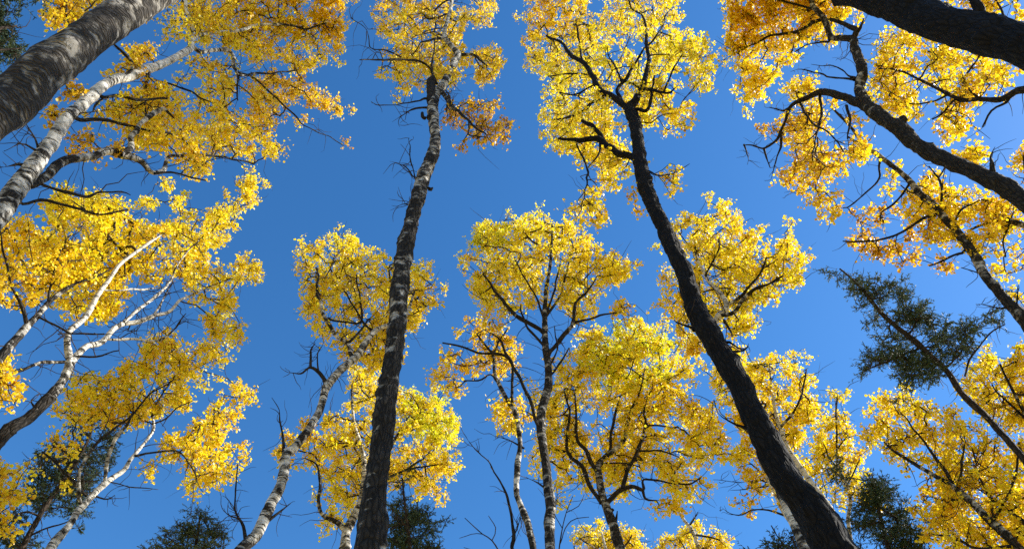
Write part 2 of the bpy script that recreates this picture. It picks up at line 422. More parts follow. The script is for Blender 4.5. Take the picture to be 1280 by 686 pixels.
tree('aspen_tree', 'forked aspen with white ringed bark rising beside the thick grey trunk', GA, 7.4,
     '-40,320,30 0,266,27 20,236,25 43,207,24 58,187,20 73,163,17 85,145,17 105,130,16 125,110,14 143,100,13 163,96,13 180,88,13 200,81,11 218,73,10 238,61,9 239,52,7 242,38,5 233,12,4 232,0,3.5 228,-40,2',
     limbs=['240,58,7 251,65,6 263,63,6 286,63,5 293,80,4 298,95,3.5 318,92,3 345,91,2.5 370,88,2', '298,95,3 296,110,2.5 298,125,2',
            '296,90,3 320,99,3 345,123,2.5 368,142,2 380,157,1.5 413,172,1.2 430,183,1', '240,50,6 248,45,6 268,41,5 298,39,4.5 320,32,4 358,31,3 383,36,2.5 408,29,2',
            '143,100,5 150,98,5 165,83,4.5 155,68,4 143,55,3', '118,116,6 130,122,5 150,118,4.5 170,123,4 208,124,3', '92,142,6 100,150,5 130,150,5 160,158,4 216,167,2.5',
            '180,88,4 188,98,3 208,103,2.5 238,115,2.5 251,123,2 263,128,1.5',
            '32,232,12 43,230,12 58,220,12 75,205,12 95,197,11 115,195,11 135,190,12 155,195,11 176,201,9 186,212,7 193,217,6.5 204,211,7 208,200,5 218,195,4 251,193,3 288,197,2.5 318,205,2',
            '193,217,4 213,215,3 238,222,2.5 256,226,2', '150,193,10 163,185,9 163,172,7 170,165,7 176,154,6.5 186,145,8 201,138,7 208,139,5 218,148,2.5', '182,150,3 180,128,2',
            '42,226,5 50,230,4 80,240,4 108,246,4 125,240,3 150,241,2.5 163,244,1.5', '18,245,6 28,255,5 50,250,4.5 75,255,4 100,262,3.5 125,268,3 160,262,2'],
     dead=['50,195,6 48,187,5 40,168,4 33,155,3', '50,190,4 43,187,4 25,181,3 3,190,2', '35,208,7 25,207,6 10,209,3 0,211,2', '130,122,3 120,132,4 117,138,3', '185,90,6 184,105,6 183,112,4'],
     crowns=[('180,25 215,5 240,-40 430,-40 436,15 428,60 430,90 400,80 375,95 345,75 310,80 290,60 260,55 235,50 200,45', 1.0, .52),
             ('300,95 345,86 390,100 415,118 438,128 420,150 395,153 360,161 330,165 312,150 308,120', .7, .36),
             ('125,90 150,70 170,52 190,52 200,70 185,82 170,92 150,107 130,100', .85, .42), ('45,145 60,125 85,98 105,115 98,130 75,152 55,152', .6, .35),
             ('110,135 160,112 200,95 235,76 265,70 292,92 298,125 318,150 352,176 358,195 335,208 312,198 275,198 272,216 250,233 235,222 230,202 200,192 170,185 140,160', 1.0, .52),
             ('75,185 100,160 140,160 160,185 150,205 120,215 90,205', .35, .3), ('45,-10 60,-40 140,-40 140,0 110,25 70,40 58,25', .9, .42), ('428,172 437,172 440,186 428,186', .9, .3)],
     age=(.60, .34), cap=15, tone=.45)

tree('aspen_tree', 'aspen with two long sunlit white limbs spreading from one low fork', GA, 9.6,
     '-40,600,23 0,549,20 15,534,19 38,521,17 55,504,17 73,484,15 83,467,14 87,450,12 84,429,9.5 87,414,9 98,404,9 110,392,8.5 120,372,8 135,351,7 142,341,6 150,330,5.5 170,315,5 196,297,3 206,292,2',
     limbs=['88,456,11 98,442,11 108,433,10 125,428,9.5 140,414,9 155,404,8.5 175,403,8 193,395,7 210,389,5 226,374,4 251,363,3 266,358,2',
            '155,402,5 175,386,5 193,371,5 208,359,4 216,346,3 218,337,3 233,315,2.5 248,300,2', '135,424,4 163,424,4.5 201,425,3.5 216,412,2.5 233,392,1.5', '128,362,3 135,363,3 170,361,3.5 200,359,2.5',
            '87,417,3 110,418,3 130,417,2.5', '86,446,4 120,444,3 150,439,2.5', '84,452,6 50,455,5.5 25,464,5 0,474,4', '190,398,4 203,375,3 216,352,2'],
     dead=['45,514,4 38,500,3 48,491,2', '165,402,3 160,412,2.5 172,408,2', '88,417,4 70,417,3'],
     crowns=[('75,255 95,243 115,233 130,250 165,250 178,235 190,220 205,217 220,230 222,240 244,236 240,262 255,266 268,257 290,246 302,253 294,285 287,308 267,314 264,335 275,323 300,314 323,323 340,343 322,359 302,365 298,385 302,400 312,410 302,426 285,435 262,420 255,395 240,375 225,355 200,360 170,350 160,360 155,385 140,400 118,415 100,400 85,395 60,375 40,330 30,300 50,275', 1.0, .6),
             ('297,258 303,220 318,210 324,226 320,245 326,265 312,282 298,282', .9, .6), ('130,255 165,252 200,300 180,345 150,340 120,300', .35, .6), ('-20,560 10,572 30,582 32,610 17,640 12,660 -20,660', .8, .45)],
     age_at=((0, .8), (9.2, .62), (10.8, .36), (16, .3)), tone=.58, thin=.022, slim=.84, knots=60)

tree('aspen_tree', 'slender pale aspen leaning beside the twin-limbed white aspen', GA, 9.0,
     '-45,505,13 0,449,11 8,437,11 20,424,10 33,409,10 45,397,8 60,379,7 75,367,6 95,354,4 120,346,3 140,335,2',
     limbs=['34,407,6 28,384,5 18,362,4 11,344,3.5 3,307,2.5 0,285,2', '45,397,4 50,398,3 68,408,3 88,417,3', '60,379,4 64,350,3 72,320,2.5 85,295,2'],
     crowns=[('-20,268 5,260 30,260 42,280 60,290 90,300 110,320 130,345 100,367 60,372 45,390 30,395 10,387 -20,392', .9, .5), ('-20,423 20,423 28,440 12,470 22,482 7,512 -20,512', .8, .5),
             ('35,262 60,240 90,238 105,255 85,275 60,285 40,285', .8, .6)],
     age=(.78, .5), tone=.52)

tree('aspen_tree', 'low aspen with white forked limbs in front of the shaggy dark spruce', GA, 10.8,
     '45,720,16 65,682,14 75,669,13 88,654,11.5 97,639,11 108,627,10.5 123,611,9.5 140,597,8.5 155,587,7.5 163,574,6.5 176,559,5.5 191,539,4.5 192,527,4 191,514,3 213,477,2.2 236,454,1.5',
     limbs=['168,569,4 171,569,4 191,565,3.5 226,565,3 241,587,2 245,600,1.5', '102,632,6 100,627,6 98,614,6 100,589,5.5 108,569,5 120,552,4.5 140,539,4 163,519,3.5 188,494,3 218,474,2',
            '108,620,4 93,603,5 80,592,4 70,579,4 53,565,3', '130,603,6 132,594,6 133,577,6.5 137,564,6.5 145,549,6 155,534,4.5 165,515,3', '190,530,3 205,524,2.5 222,510,2 240,500,1.5'],
     dead=['135,600,4 140,602,3 163,608,3 198,612,2', '118,619,4 135,622,3 143,618,2'],
     crowns=[('70,515 90,485 95,462 140,465 165,450 180,420 205,412 240,425 300,420 307,430 292,455 290,475 247,480 247,500 227,520 205,520 195,530 165,530 160,545 145,530 120,540 100,530 85,545', 1.0, .58),
             ('198,562 205,545 235,532 255,512 262,495 290,476 312,478 324,500 302,520 302,530 282,540 287,552 305,548 319,560 317,575 297,590 292,602 267,612 245,628 228,612 240,592 240,578 225,572 205,572', .85, .56),
             ('165,580 190,568 202,590 197,607 175,592', .5, .5), ('60,545 80,535 105,550 100,580 85,590 65,575', .5, .45)],
     age=(.68, .34), tone=.56, thin=.024, slim=.84, knots=40)

tree('aspen_tree', 'leaning aspen with white banded trunk and dead side branches', GA, 8.6,
     '280,725,24 300,690,20 311,677,17 322,667,16 330,649,15 340,629,14 350,609,13 355,589,12.5 358,569,12 370,557,11.5 385,537,11 398,516,10 403,502,10 408,484,10 420,469,10 435,454,10 448,442,10 458,427,9 468,414,8 480,408,6.5 505,397,5 518,365,3',
     limbs=['442,447,6 438,442,5.5 435,429,5.5 420,419,5 413,407,5 405,394,5 400,377,4.5 395,366,4 398,351,3 395,335,2', '435,429,4 450,414,3 460,398,2.5', '407,398,3 425,402,3 450,402,3 449,369,2.5 445,344,2',
            '468,414,4 455,405,3 440,380,2.5 432,365,2'],
     dead=['408,478,6 398,463,6 388,459,5 375,467,4 361,466,2', '388,459,4 388,437,3 394,429,2', '398,463,3 396,444,2.5 403,432,1.5', '355,569,5 354,544,3.5 350,524,3 350,512,2.2 340,497,1.5',
           '336,650,5 353,637,3.5 363,629,2.2', '308,680,6 306,669,6 301,652,5 296,637,4 295,614,3.5 297,579,2.5', '301,652,4 298,648,3 286,644,2.5', '412,480,4 420,475,3 423,470,2'],
     crowns=[('362,312 378,300 390,305 400,288 415,283 427,283 430,298 440,283 447,288 452,310 470,318 485,312 495,325 520,325 532,316 542,325 537,345 547,370 554,378 542,390 547,410 520,415 505,425 508,445 495,447 480,460 470,472 455,465 440,460 420,440 400,425 385,420 385,400 375,385 380,365 366,355 373,340', 1.0, .6)],
     age=(.52, .44), tone=.6)

tree('aspen_tree', 'rounded greenish gold aspen behind the dark scarred trunk', GA, 12.2,
     '430,700,15 432,668,13 440,650,12 452,625,10 456,590,8 452,560,6 443,530,4.5 440,500,3 440,480,2',
     limbs=['432,666,7 425,655,6.5 405,645,5.5 398,630,4.5 400,600,3.5 395,580,2.5 380,573,1.5', '448,630,6 470,607,4.5 487,597,4 510,585,3 525,575,2.5 540,562,1.5', '505,587,3 530,583,2.5 560,578,2', '452,610,5 480,570,4 500,540,3 515,515,2'],
     crowns=[('338,567 362,530 385,517 397,545 382,580 365,592 345,587', .7, .5),
             ('400,520 420,500 440,458 465,453 477,475 500,485 520,486 532,500 555,492 562,515 580,530 572,560 582,585 564,597 547,602 554,615 547,632 530,627 518,607 500,600 480,610 450,628 446,647 420,652 415,682 403,672 403,640 393,630 398,600 378,580 393,555', .9, .58),
             ('500,490 520,486 532,500 555,492 562,515 580,530 570,555 520,550 500,530', .7, .92)],
     age=(.6, .4), tone=.6)

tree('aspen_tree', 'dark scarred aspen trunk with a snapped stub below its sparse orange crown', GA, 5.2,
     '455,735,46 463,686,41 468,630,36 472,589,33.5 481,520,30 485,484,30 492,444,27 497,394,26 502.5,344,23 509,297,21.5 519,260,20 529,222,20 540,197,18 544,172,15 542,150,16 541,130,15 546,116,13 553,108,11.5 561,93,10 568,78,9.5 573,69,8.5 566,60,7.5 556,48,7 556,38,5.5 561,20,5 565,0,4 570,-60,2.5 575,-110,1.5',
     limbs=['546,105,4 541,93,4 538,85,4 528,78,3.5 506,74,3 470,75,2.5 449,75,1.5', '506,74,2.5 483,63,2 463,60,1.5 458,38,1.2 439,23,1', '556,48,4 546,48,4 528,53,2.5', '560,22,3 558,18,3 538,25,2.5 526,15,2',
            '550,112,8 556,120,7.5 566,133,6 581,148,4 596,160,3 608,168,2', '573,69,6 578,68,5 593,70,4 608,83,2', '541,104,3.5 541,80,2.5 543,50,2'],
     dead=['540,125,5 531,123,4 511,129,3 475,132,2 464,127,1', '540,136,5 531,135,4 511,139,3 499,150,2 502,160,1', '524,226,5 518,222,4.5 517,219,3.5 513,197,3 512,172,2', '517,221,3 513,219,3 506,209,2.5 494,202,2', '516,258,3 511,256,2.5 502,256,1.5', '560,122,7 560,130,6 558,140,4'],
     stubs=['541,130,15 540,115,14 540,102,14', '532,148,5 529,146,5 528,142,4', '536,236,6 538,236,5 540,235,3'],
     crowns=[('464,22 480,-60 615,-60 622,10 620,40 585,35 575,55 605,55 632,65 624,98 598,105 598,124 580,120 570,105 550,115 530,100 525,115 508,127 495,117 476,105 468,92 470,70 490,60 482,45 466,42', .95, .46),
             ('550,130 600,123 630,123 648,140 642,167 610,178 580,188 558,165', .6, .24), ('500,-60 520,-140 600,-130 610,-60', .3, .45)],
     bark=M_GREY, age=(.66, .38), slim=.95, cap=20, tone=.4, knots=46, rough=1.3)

tree('aspen_tree', 'twin-stemmed aspen with a round golden crown and white patched stem', GA, 8.2,
     '690,740,16 687,686,14.5 687,654,14 689,634,13.5 685,609,13 683,584,12.5 679,559,12 676,534,12 677,514,11.5 683,494,11 686,477,10.5 685,454,9.5 682,434,9 681,412,8 681,389,7 683,360,5 688,330,4 690,300,3 690,280,2',
     limbs=['681,420,6 677,413,6 655,400,6 639,388,5 626,372,4 613,355,3 603,342,2', '686,444,6 688,439,6 703,422,6 715,404,5 719,379,4 733,367,3 745,349,2', '714,404,4 740,397,3 778,390,2',
            '683,440,4 680,432,4 668,419,3.5 658,407,3 650,380,2', '686,455,3 690,452,3 696,437,2.2 694,407,1.5', '686,470,3 689,467,3 700,452,2.5 711,434,2', '682,408,4 682,405,4 670,372,3 655,349,2.5 645,325,2',
            '677,536,5.5 671,529,5 662,498,5 650,474,4.5 637,450,4 625,425,3 612,415,2', '683,395,4 700,370,3 708,340,2.5 715,315,2', '683,395,3 692,365,3 700,330,2'],
     dead=['684,612,4 672,605,3 660,598,2', '690,634,6 696,628,5 698,624,3'],
     crowns=[('561,315 572,311 585,304 590,283 605,266 615,263 622,275 640,273 650,268 668,266 672,253 687,256 684,275 700,276 712,278 730,280 744,300 754,310 752,325 757,318 767,308 780,323 798,335 787,350 775,357 760,364 752,368 740,367 750,375 754,392 735,397 720,397 705,390 695,395 680,392 665,385 650,390 630,398 615,397 600,387 588,372 578,367 578,350 570,347 573,330', 1.05, .66),
             ('585,300 605,266 620,275 640,273 640,300 600,320', .6, .9), ('742,400 770,372 797,383 797,402 770,407', .6, .45), ('600,385 640,395 640,412 605,410', .5, .5)],
     age=(.58, .54), tone=.64)

tree('aspen_tree', 'thin crooked aspen with a bare forked side stem and scattered leaves', GA, 8.9,
     '672,735,10 667,687,9.5 662,663,9 659,650,9 650,629,8.5 645,612,8 647,581,8 650,553,7 645,519,6.5 633,498,6 623,478,5 618,465,4.5 616,444,3.5 603,427,3 596,417,2',
     limbs=['640,502,4 640,480,4 640,452,4 628,444,4 603,442,3.5 581,434,3 553,429,2', '622,478,3 613,469,2.5 598,476,2.5 578,476,2', '616,444,3 625,425,2.5 635,410,2'],
     dead=['660,690,7 641,687,6 643,670,6 638,643,5 635,619,5 621,594,3.2 608,574,2.7 593,562,2.1 586,552,1.3', '655,560,3 640,552,2.5 618,545,1.5', '640,670,3 648,660,2.5 650,640,1.5'],
     crowns=[('578,395 605,388 612,405 635,413 647,422 662,432 664,450 657,465 640,464 638,482 620,480 618,492 605,482 578,477 573,455 590,445 598,430 583,420 578,405', .55, .46),
             ('558,437 574,431 574,450 562,470 550,487 538,484 533,468 548,455', .7, .5), ('551,479 575,479 584,497 570,495 551,491', .8, .5), ('600,515 615,498 640,493 662,508 682,520 650,542 625,542 603,525', .6, .5)],
     age=(.60, .50), tone=.5)

tree('aspen_tree', 'spreading aspen with branching crooked limbs under a greenish yellow crown', GA, 10.6,
     '790,740,14 775,686,13 770,669,12.5 765,652,12 758,634,11.5 753,619,10.5 749,599,9.5 748,582,8.5 755,572,7.5 768,562,7 780,549,6 785,532,4.5 788,514,3.5 800,489,2.5 806,460,1.5',
     limbs=['748,590,6.5 738,577,6 733,562,5.5 723,552,4.5 719,534,4 721,514,3 718,490,2', '752,628,6.5 738,607,5.5 728,584,5.5 715,572,5 708,557,4.5 709,534,3.5 711,514,3 705,490,2', '712,566,4 690,560,3 672,560,2',
            '756,630,7 760,627,7 773,614,7 788,608,6 803,611,5 803,600,3 815,599,3 856,605,2.5 876,597,2', '778,611,5.5 783,592,5.5 793,572,5 803,549,4.5 807,527,3.5 805,514,3 812,490,2', '797,563,3 828,565,2.2 848,572,1.5',
            '760,568,5 763,559,4.5 763,542,4 768,522,3.5 775,495,2', '750,580,3 775,578,2.5 800,583,2', '803,611,4 806,622,3 820,624,2'],
     stubs=['768,660,5 771,648,4 772,638,1.5', '762,640,6 766,637,5 767,636,4'],
     crowns=[('655,490 690,470 700,450 708,425 730,410 745,406 757,418 767,428 785,410 795,393 806,390 810,405 825,406 832,420 850,415 870,425 877,440 864,450 872,470 872,490 887,510 900,520 905,540 920,560 935,553 947,575 930,587 917,582 905,592 897,615 907,627 880,637 860,630 840,620 825,605 815,590 795,605 780,620 765,610 750,600 735,615 715,607 700,612 685,602 663,597 658,570 670,540 663,510', 1.0, .6),
             ('700,450 745,406 795,393 830,415 850,440 840,480 780,490 730,480', .8, .95), ('810,632 830,620 850,625 857,640 830,654 813,647', .6, .5)],
     age=(.62, .50), tone=.62)

tree('aspen_tree', 'tall black-barked aspen leaning under a broad bright yellow crown', GA, 5.6,  # near-black bark holds the shade of neighbouring crowns in its colour
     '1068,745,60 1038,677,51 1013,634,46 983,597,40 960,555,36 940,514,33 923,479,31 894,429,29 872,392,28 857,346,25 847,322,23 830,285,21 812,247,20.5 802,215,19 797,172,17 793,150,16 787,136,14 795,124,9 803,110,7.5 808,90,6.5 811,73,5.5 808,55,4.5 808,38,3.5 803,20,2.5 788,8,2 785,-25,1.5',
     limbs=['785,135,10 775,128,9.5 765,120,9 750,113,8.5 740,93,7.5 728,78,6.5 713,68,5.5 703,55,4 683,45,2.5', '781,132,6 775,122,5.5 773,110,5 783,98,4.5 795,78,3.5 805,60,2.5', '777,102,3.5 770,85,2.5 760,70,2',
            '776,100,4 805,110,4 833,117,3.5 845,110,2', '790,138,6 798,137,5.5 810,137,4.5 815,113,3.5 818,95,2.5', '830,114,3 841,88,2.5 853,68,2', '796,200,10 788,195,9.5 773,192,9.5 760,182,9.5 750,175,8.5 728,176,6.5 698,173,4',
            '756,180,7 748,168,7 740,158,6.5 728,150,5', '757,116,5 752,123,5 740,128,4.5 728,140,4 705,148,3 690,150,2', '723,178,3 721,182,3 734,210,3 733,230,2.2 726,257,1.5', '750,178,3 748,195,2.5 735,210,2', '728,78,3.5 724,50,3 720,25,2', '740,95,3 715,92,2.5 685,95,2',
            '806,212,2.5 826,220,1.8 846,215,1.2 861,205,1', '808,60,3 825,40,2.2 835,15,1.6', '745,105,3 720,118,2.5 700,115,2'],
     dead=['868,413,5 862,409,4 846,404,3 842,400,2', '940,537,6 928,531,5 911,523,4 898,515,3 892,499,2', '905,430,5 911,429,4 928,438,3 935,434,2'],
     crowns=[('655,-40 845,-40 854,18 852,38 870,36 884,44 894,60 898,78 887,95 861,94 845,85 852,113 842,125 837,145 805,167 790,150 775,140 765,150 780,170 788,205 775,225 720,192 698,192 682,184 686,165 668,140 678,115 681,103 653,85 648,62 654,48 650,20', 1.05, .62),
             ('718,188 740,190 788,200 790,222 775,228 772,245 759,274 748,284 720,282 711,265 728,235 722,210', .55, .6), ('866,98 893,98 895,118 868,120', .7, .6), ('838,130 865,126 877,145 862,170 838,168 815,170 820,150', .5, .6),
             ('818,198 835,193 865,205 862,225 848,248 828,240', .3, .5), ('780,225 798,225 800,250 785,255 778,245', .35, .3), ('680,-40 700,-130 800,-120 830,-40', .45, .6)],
     bark=M_DARK_SHADED, age=(1.0, .5), cap=18, tone=.64, knots=40, rough=1.4)

tree('aspen_tree', 'golden aspen crown hanging beside the black-barked leaning trunk', GA, 8.6,
     '1000,670,15 960,575,12.5 933,504,11 908,440,9.5 893,404,8.5 906,389,8 908,379,6.5 901,367,6 886,352,5 881,343,4.5 871,322,3.5 868,300,2',
     limbs=['903,394,6 908,393,6 918,389,5.5 931,372,4.5 946,359,4 960,356,3 980,345,2', '908,382,5 921,374,4.5 938,357,3.5 950,340,3 958,322,2', '884,349,3.5 883,340,3 896,317,2.8 900,297,2', '905,400,4 912,412,3 914,420,2'],
     dead=['912,440,5 928,438,3.5 935,432,2'],
     crowns=[('810,310 825,298 848,263 858,259 873,268 891,255 908,248 923,254 939,263 927,277 932,288 945,286 960,294 985,295 1003,293 1009,312 1022,315 1005,329 1005,352 983,368 958,375 938,383 946,396 942,410 922,426 905,410 885,420 866,414 845,404 820,394 813,382 823,372 818,355 813,340 818,325', .95, .62),
             ('831,415 860,410 880,425 877,447 850,442 836,430', .6, .5)],
     age=(.6, .4), tone=.6)

tree('aspen_tree', 'bright yellow aspen filling the gap behind the black-barked trunk', GA, 11.6,
     '1085,740,11 1062,690,9.5 1050,660,9 1035,632,8.5 1010,598,7.5 985,560,6.5 972,525,5 965,490,3.5 962,455,2',
     limbs=['985,562,4 960,530,3.5 935,500,3 920,470,2', '975,535,4 995,510,3 1005,480,2.5 1008,460,2'],
     crowns=[('878,445 905,438 918,428 935,452 962,431 985,443 1007,436 1021,457 1024,471 1014,486 1028,502 1035,520 1010,540 1005,560 1017,585 1000,602 970,592 940,562 915,532 898,500 883,480', 1.0, .62)],
     age=(.5, .3), tone=.62)

tree('aspen_tree', 'young aspen with thin upright stem in front of the dark spruce', GA, 13.0,
     '1072,740,7 1064,680,5.5 1060,649,5 1063,627,4.5 1058,604,4 1048,584,4 1046,564,3 1046,539,2.5 1045,514,2 1047,495,1.5',
     limbs=['1048,586,2.5 1036,568,2 1028,552,1.5', '1058,606,2.5 1068,590,2 1074,575,1.5', '1047,560,2 1060,545,1.5'],
     crowns=[('1035,490 1058,488 1064,504 1040,507', .9, .6), ('1018,530 1040,513 1060,518 1076,539 1064,550 1086,563 1082,577 1087,592 1079,610 1068,627 1045,637 1028,622 1013,602 1008,570 1013,545', .8, .6), ('1075,612 1100,610 1102,640 1080,648', .35, .5)],
     age=(.6, .4), tone=.62)

tree('aspen_tree', 'small white-limbed aspen with bare lower twigs beside the black trunk', GA, 11.4,
     '1035,735,10 1010,680,9 998,659,8.5 983,644,8 972,622,7 960,599,6 952,580,4.5 945,560,3 938,540,2',
     limbs=['960,600,3.5 950,590,3 930,575,2'],
     dead=['985,645,4 960,637,3 941,638,2.5 928,644,2 913,641,2 901,633,1', '962,605,3 956,608,2 911,612,1', '955,600,2 925,602,1.5 891,599,1'],
     crowns=[('912,562 935,548 958,560 968,590 960,612 945,625 925,605', .6, .5), ('925,630 940,622 950,635 938,650', .4, .35), ('958,610 975,600 985,630 990,645 975,645', .4, .5)],
     age=(.35, .2), tone=.55)

tree('aspen_tree', 'wide low aspen with fanning thin limbs behind the sparse spruce', GA, 11.6,
     '1320,730,15 1276,687,12.5 1258,669,11.5 1241,654,11 1226,639,10 1211,624,9 1193,609,8 1176,599,6 1156,587,5 1131,572,4 1115,562,3 1105,552,2',
     limbs=['1194,609,5 1191,604,5 1183,587,5 1168,569,4 1153,549,3 1136,529,2.2 1125,515,1.5', '1197,611,4 1203,587,3.5 1202,577,3 1207,555,2', '1290,668,6 1280,652,6 1261,639,5 1238,622,4 1226,599,3 1221,584,2.5 1215,560,2', '1270,682,5 1221,685,4 1198,675,4 1176,667,2',
            '1240,652,5 1262,618,4 1270,590,3 1272,565,2'],
     crowns=[('1073,535 1081,512 1088,488 1112,485 1118,500 1125,484 1136,484 1142,497 1163,493 1172,507 1184,506 1207,518 1217,538 1225,552 1246,546 1300,543 1320,700 1160,720 1153,680 1148,655 1133,638 1128,622 1148,618 1165,603 1145,592 1110,580 1103,563 1083,554', .95, .58)],
     age=(.75, .5), tone=.58)

tree('aspen_tree', 'dense golden aspen crown just beyond the sparse spruce trunk', GA, 12.5,
     '1380,680,15 1335,600,11 1300,545,8 1275,505,5 1258,472,3 1250,455,2', limbs=['1290,530,4 1262,505,3 1240,480,2'],
     crowns=[('1203,458 1222,450 1232,442 1245,435 1262,441 1275,428 1330,416 1330,550 1275,552 1240,532 1216,507 1204,490', 1.0, .62), ('1250,375 1262,360 1290,350 1290,380', .4, .4)],
     age=(.75, .5), tone=.62)

tree('aspen_tree', 'pale-edged slanting aspen under sparse brownish leaves', GA, 9.2,
     '1345,488,24 1310,440,21 1278,397,18 1261,379,16.5 1248,364,15.5 1233,346,14.5 1221,325,13.5 1208,305,12.5 1193,285,11.5 1178,270,11 1166,255,10.5 1148,240,9.5 1133,222,8.5 1115,207,7.5 1095,192,6.5 1080,182,5.5 1073,172,5 1060,155,4 1038,133,3',
     limbs=['1172,264,5.5 1168,269,5 1156,271,5 1141,282,4.5 1123,292,4 1095,300,3.2 1073,302,3 1054,302,2', '1104,198,4 1100,202,4 1097,227,3 1080,242,2.5 1060,259,2 1043,256,1', '1209,308,5 1203,317,4 1186,322,3.5 1161,332,2',
            '1170,260,4.5 1177,257,4 1178,235,3.5 1171,220,3 1161,207,2', '1138,228,4 1126,245,3 1115,257,3 1100,267,2.5 1100,277,2', '1148,242,3 1136,240,2.5 1125,232,2', '1190,283,4 1200,262,3 1215,255,2.5 1228,250,2'],
     dead=['1230,343,4 1221,340,3 1203,334,2', '1262,382,5 1251,384,4 1228,380,2', '1266,386,5 1271,379,4 1273,357,2'],
     crowns=[('1048,285 1085,253 1100,235 1120,240 1150,260 1162,280 1167,300 1152,327 1120,334 1095,329 1068,314', .32, .26), ('1150,325 1175,318 1195,325 1180,342 1152,345', .25, .25),
             ('1096,200 1120,198 1140,193 1165,206 1185,223 1205,233 1235,238 1257,255 1262,275 1242,302 1237,317 1212,317 1200,300 1180,312 1160,300 1140,280 1120,265 1100,240', .75, .48), ('1180,200 1203,181 1224,180 1236,202 1215,217', .9, .55)],
     bark=M_GREY, age=(.70, .5), cap=12, tone=.42, leaf=.055, slim=.9)

tree('aspen_tree', 'aspen branch tip drooping across the slanting pale-edged trunk', GA, 9.8,
     '1420,380,20 1360,320,14 1320,298,10 1280,282,7.5 1258,274,6 1243,267,4.5 1218,257,3',
     limbs=['1258,274,5 1231,280,4 1208,290,3', '1262,277,3.5 1260,284,3 1253,302,2.5 1258,322,2', '1300,290,6 1290,250,5 1282,215,3.5 1278,195,2'],
     crowns=[('1238,240 1270,253 1330,258 1330,350 1285,343 1265,332 1243,312 1233,290 1228,260', .6, .45), ('1233,320 1262,330 1277,347 1238,348', .5, .45), ('1253,215 1266,190 1280,170 1330,155 1330,255 1275,237', .7, .48)],
     bark=M_GREY, age=(.7, .5), cap=12, tone=.45)

tree('aspen_tree', 'heavy forked aspen with a long crooked dead limb reaching out', GA, 7.5,
     '1345,288,33 1280,250,27 1256,234,26 1231,222,24.5 1206,210,23.5 1181,200,22.5 1161,190,22 1141,177,22 1123,160,21 1100,145,20 1081,129,18 1074,110,15 1078,93,15 1075,78,14 1068,60,11.5 1066,49,10 1053,48,9 1040,47,9 1034,33,8.5 1028,20,8 1018,10,7 1014,0,6 1008,-40,4 1000,-80,2',
     limbs=['1066,52,9 1070,38,8 1053,30,6.5 1038,25,5', '1030,24,5.5 1018,28,5 998,39,5 975,43,4 960,45,3.5 935,60,2.5 915,68,1.5', '1036,48,4 1035,53,3 1013,54,2.5 993,65,2', '1020,12,4 990,5,3 960,-5,2', '1058,132,4.5 1063,153,3.5 1060,175,2', '1025,120,5 1026,145,4 1020,170,3 1015,200,2', '1000,128,4 1012,150,3 1040,170,2.5 1055,190,2'],
     dead=['1082,132,14 1068,127,13.5 1048,119,12.5 1028,115,12 1008,123,9.5 991,132,7.5 983,150,6.5 977,166,6.5 970,177,6 953,186,5 940,182,5 929,181,3', '977,166,4 976,185,4 970,200,3 963,224,2', '955,186,4 957,196,3.5 962,210,2.5', '930,181,3 936,196,2 934,205,1.2', '989,136,5 977,138,4 963,134,2.5',
           '1068,100,4.5 1063,99,4 1035,95,3 1003,87,2.5 988,89,1.5', '1070,97,3.5 1060,95,3 1048,85,2.5 1013,80,1.5', '1243,225,10 1241,212,9 1238,197,5 1245,184,2'],
     stubs=['1068,44,7 1073,38,6 1079,24,2', '1125,158,8 1130,150,9 1128,147,7'],
     crowns=[('896,0 903,-40 1085,-40 1087,12 1060,20 1045,40 1020,55 1005,75 985,82 968,100 958,117 942,134 925,130 920,100 910,75 900,58 908,35 898,18', .95, .55), ('973,105 1000,93 1012,90 1024,105 1017,120 1000,124 983,130', .8, .5),
             ('973,150 1000,138 1020,126 1050,128 1062,145 1077,165 1087,185 1077,205 1062,212 1052,232 1057,255 1042,272 1025,267 1010,252 990,247 978,237 973,210 983,190 973,170', .75, .42), ('940,150 960,140 985,150 985,178 960,180', .25, .3), ('920,-40 950,-110 1040,-120 1080,-40', .6, .42)],
     bark=M_GREY, age=(.80, .53), slim=.94, cap=12.5, tone=.48, leaf=.056, knots=36, rough=1.3)

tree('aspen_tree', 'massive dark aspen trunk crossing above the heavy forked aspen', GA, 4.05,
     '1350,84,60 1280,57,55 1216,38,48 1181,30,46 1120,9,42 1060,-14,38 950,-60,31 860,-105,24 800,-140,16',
     stubs=['1222,28,17 1226,13,15 1221,2,11 1211,-5,7'], crowns=[('780,-120 830,-190 900,-180 920,-120 860,-100', .3)], bark=M_DARK_SHADED, age=(1.05, .7), cap=13, tone=.45, knots=14, rough=1.2)

tree('aspen_tree', 'fine-twigged aspen crown hanging below the massive dark trunk', GA, 7.8,
     '1440,165,24 1390,140,18 1335,117,13 1280,112,10 1261,120,8.5 1246,125,7.5 1223,124,6.5 1201,125,5.5 1186,118,4.5 1166,108,4 1146,98,3 1123,88,2.5 1100,86,2',
     limbs=['1200,125,3.5 1196,123,3 1181,140,2.5 1165,150,2', '1262,120,4.5 1258,128,4 1241,140,3 1227,160,2', '1225,124,4 1205,105,3 1215,85,2.5 1226,70,2', '1300,110,6 1280,70,5 1262,30,4 1245,0,2.5', '1186,118,3 1160,128,2.5 1135,130,2'],
     crowns=[('1093,45 1110,23 1150,28 1190,43 1240,58 1283,80 1270,100 1242,114 1230,122 1212,132 1205,142 1215,155 1208,170 1180,182 1160,164 1148,152 1120,147 1096,134 1086,108 1088,80', .85, .52), ('1150,-40 1290,-40 1278,10 1285,30 1255,27 1215,12 1180,5', .8, .5)],
     bark=M_GREY, age=(.85, .7), cap=12.5, tone=.46, leaf=.055)

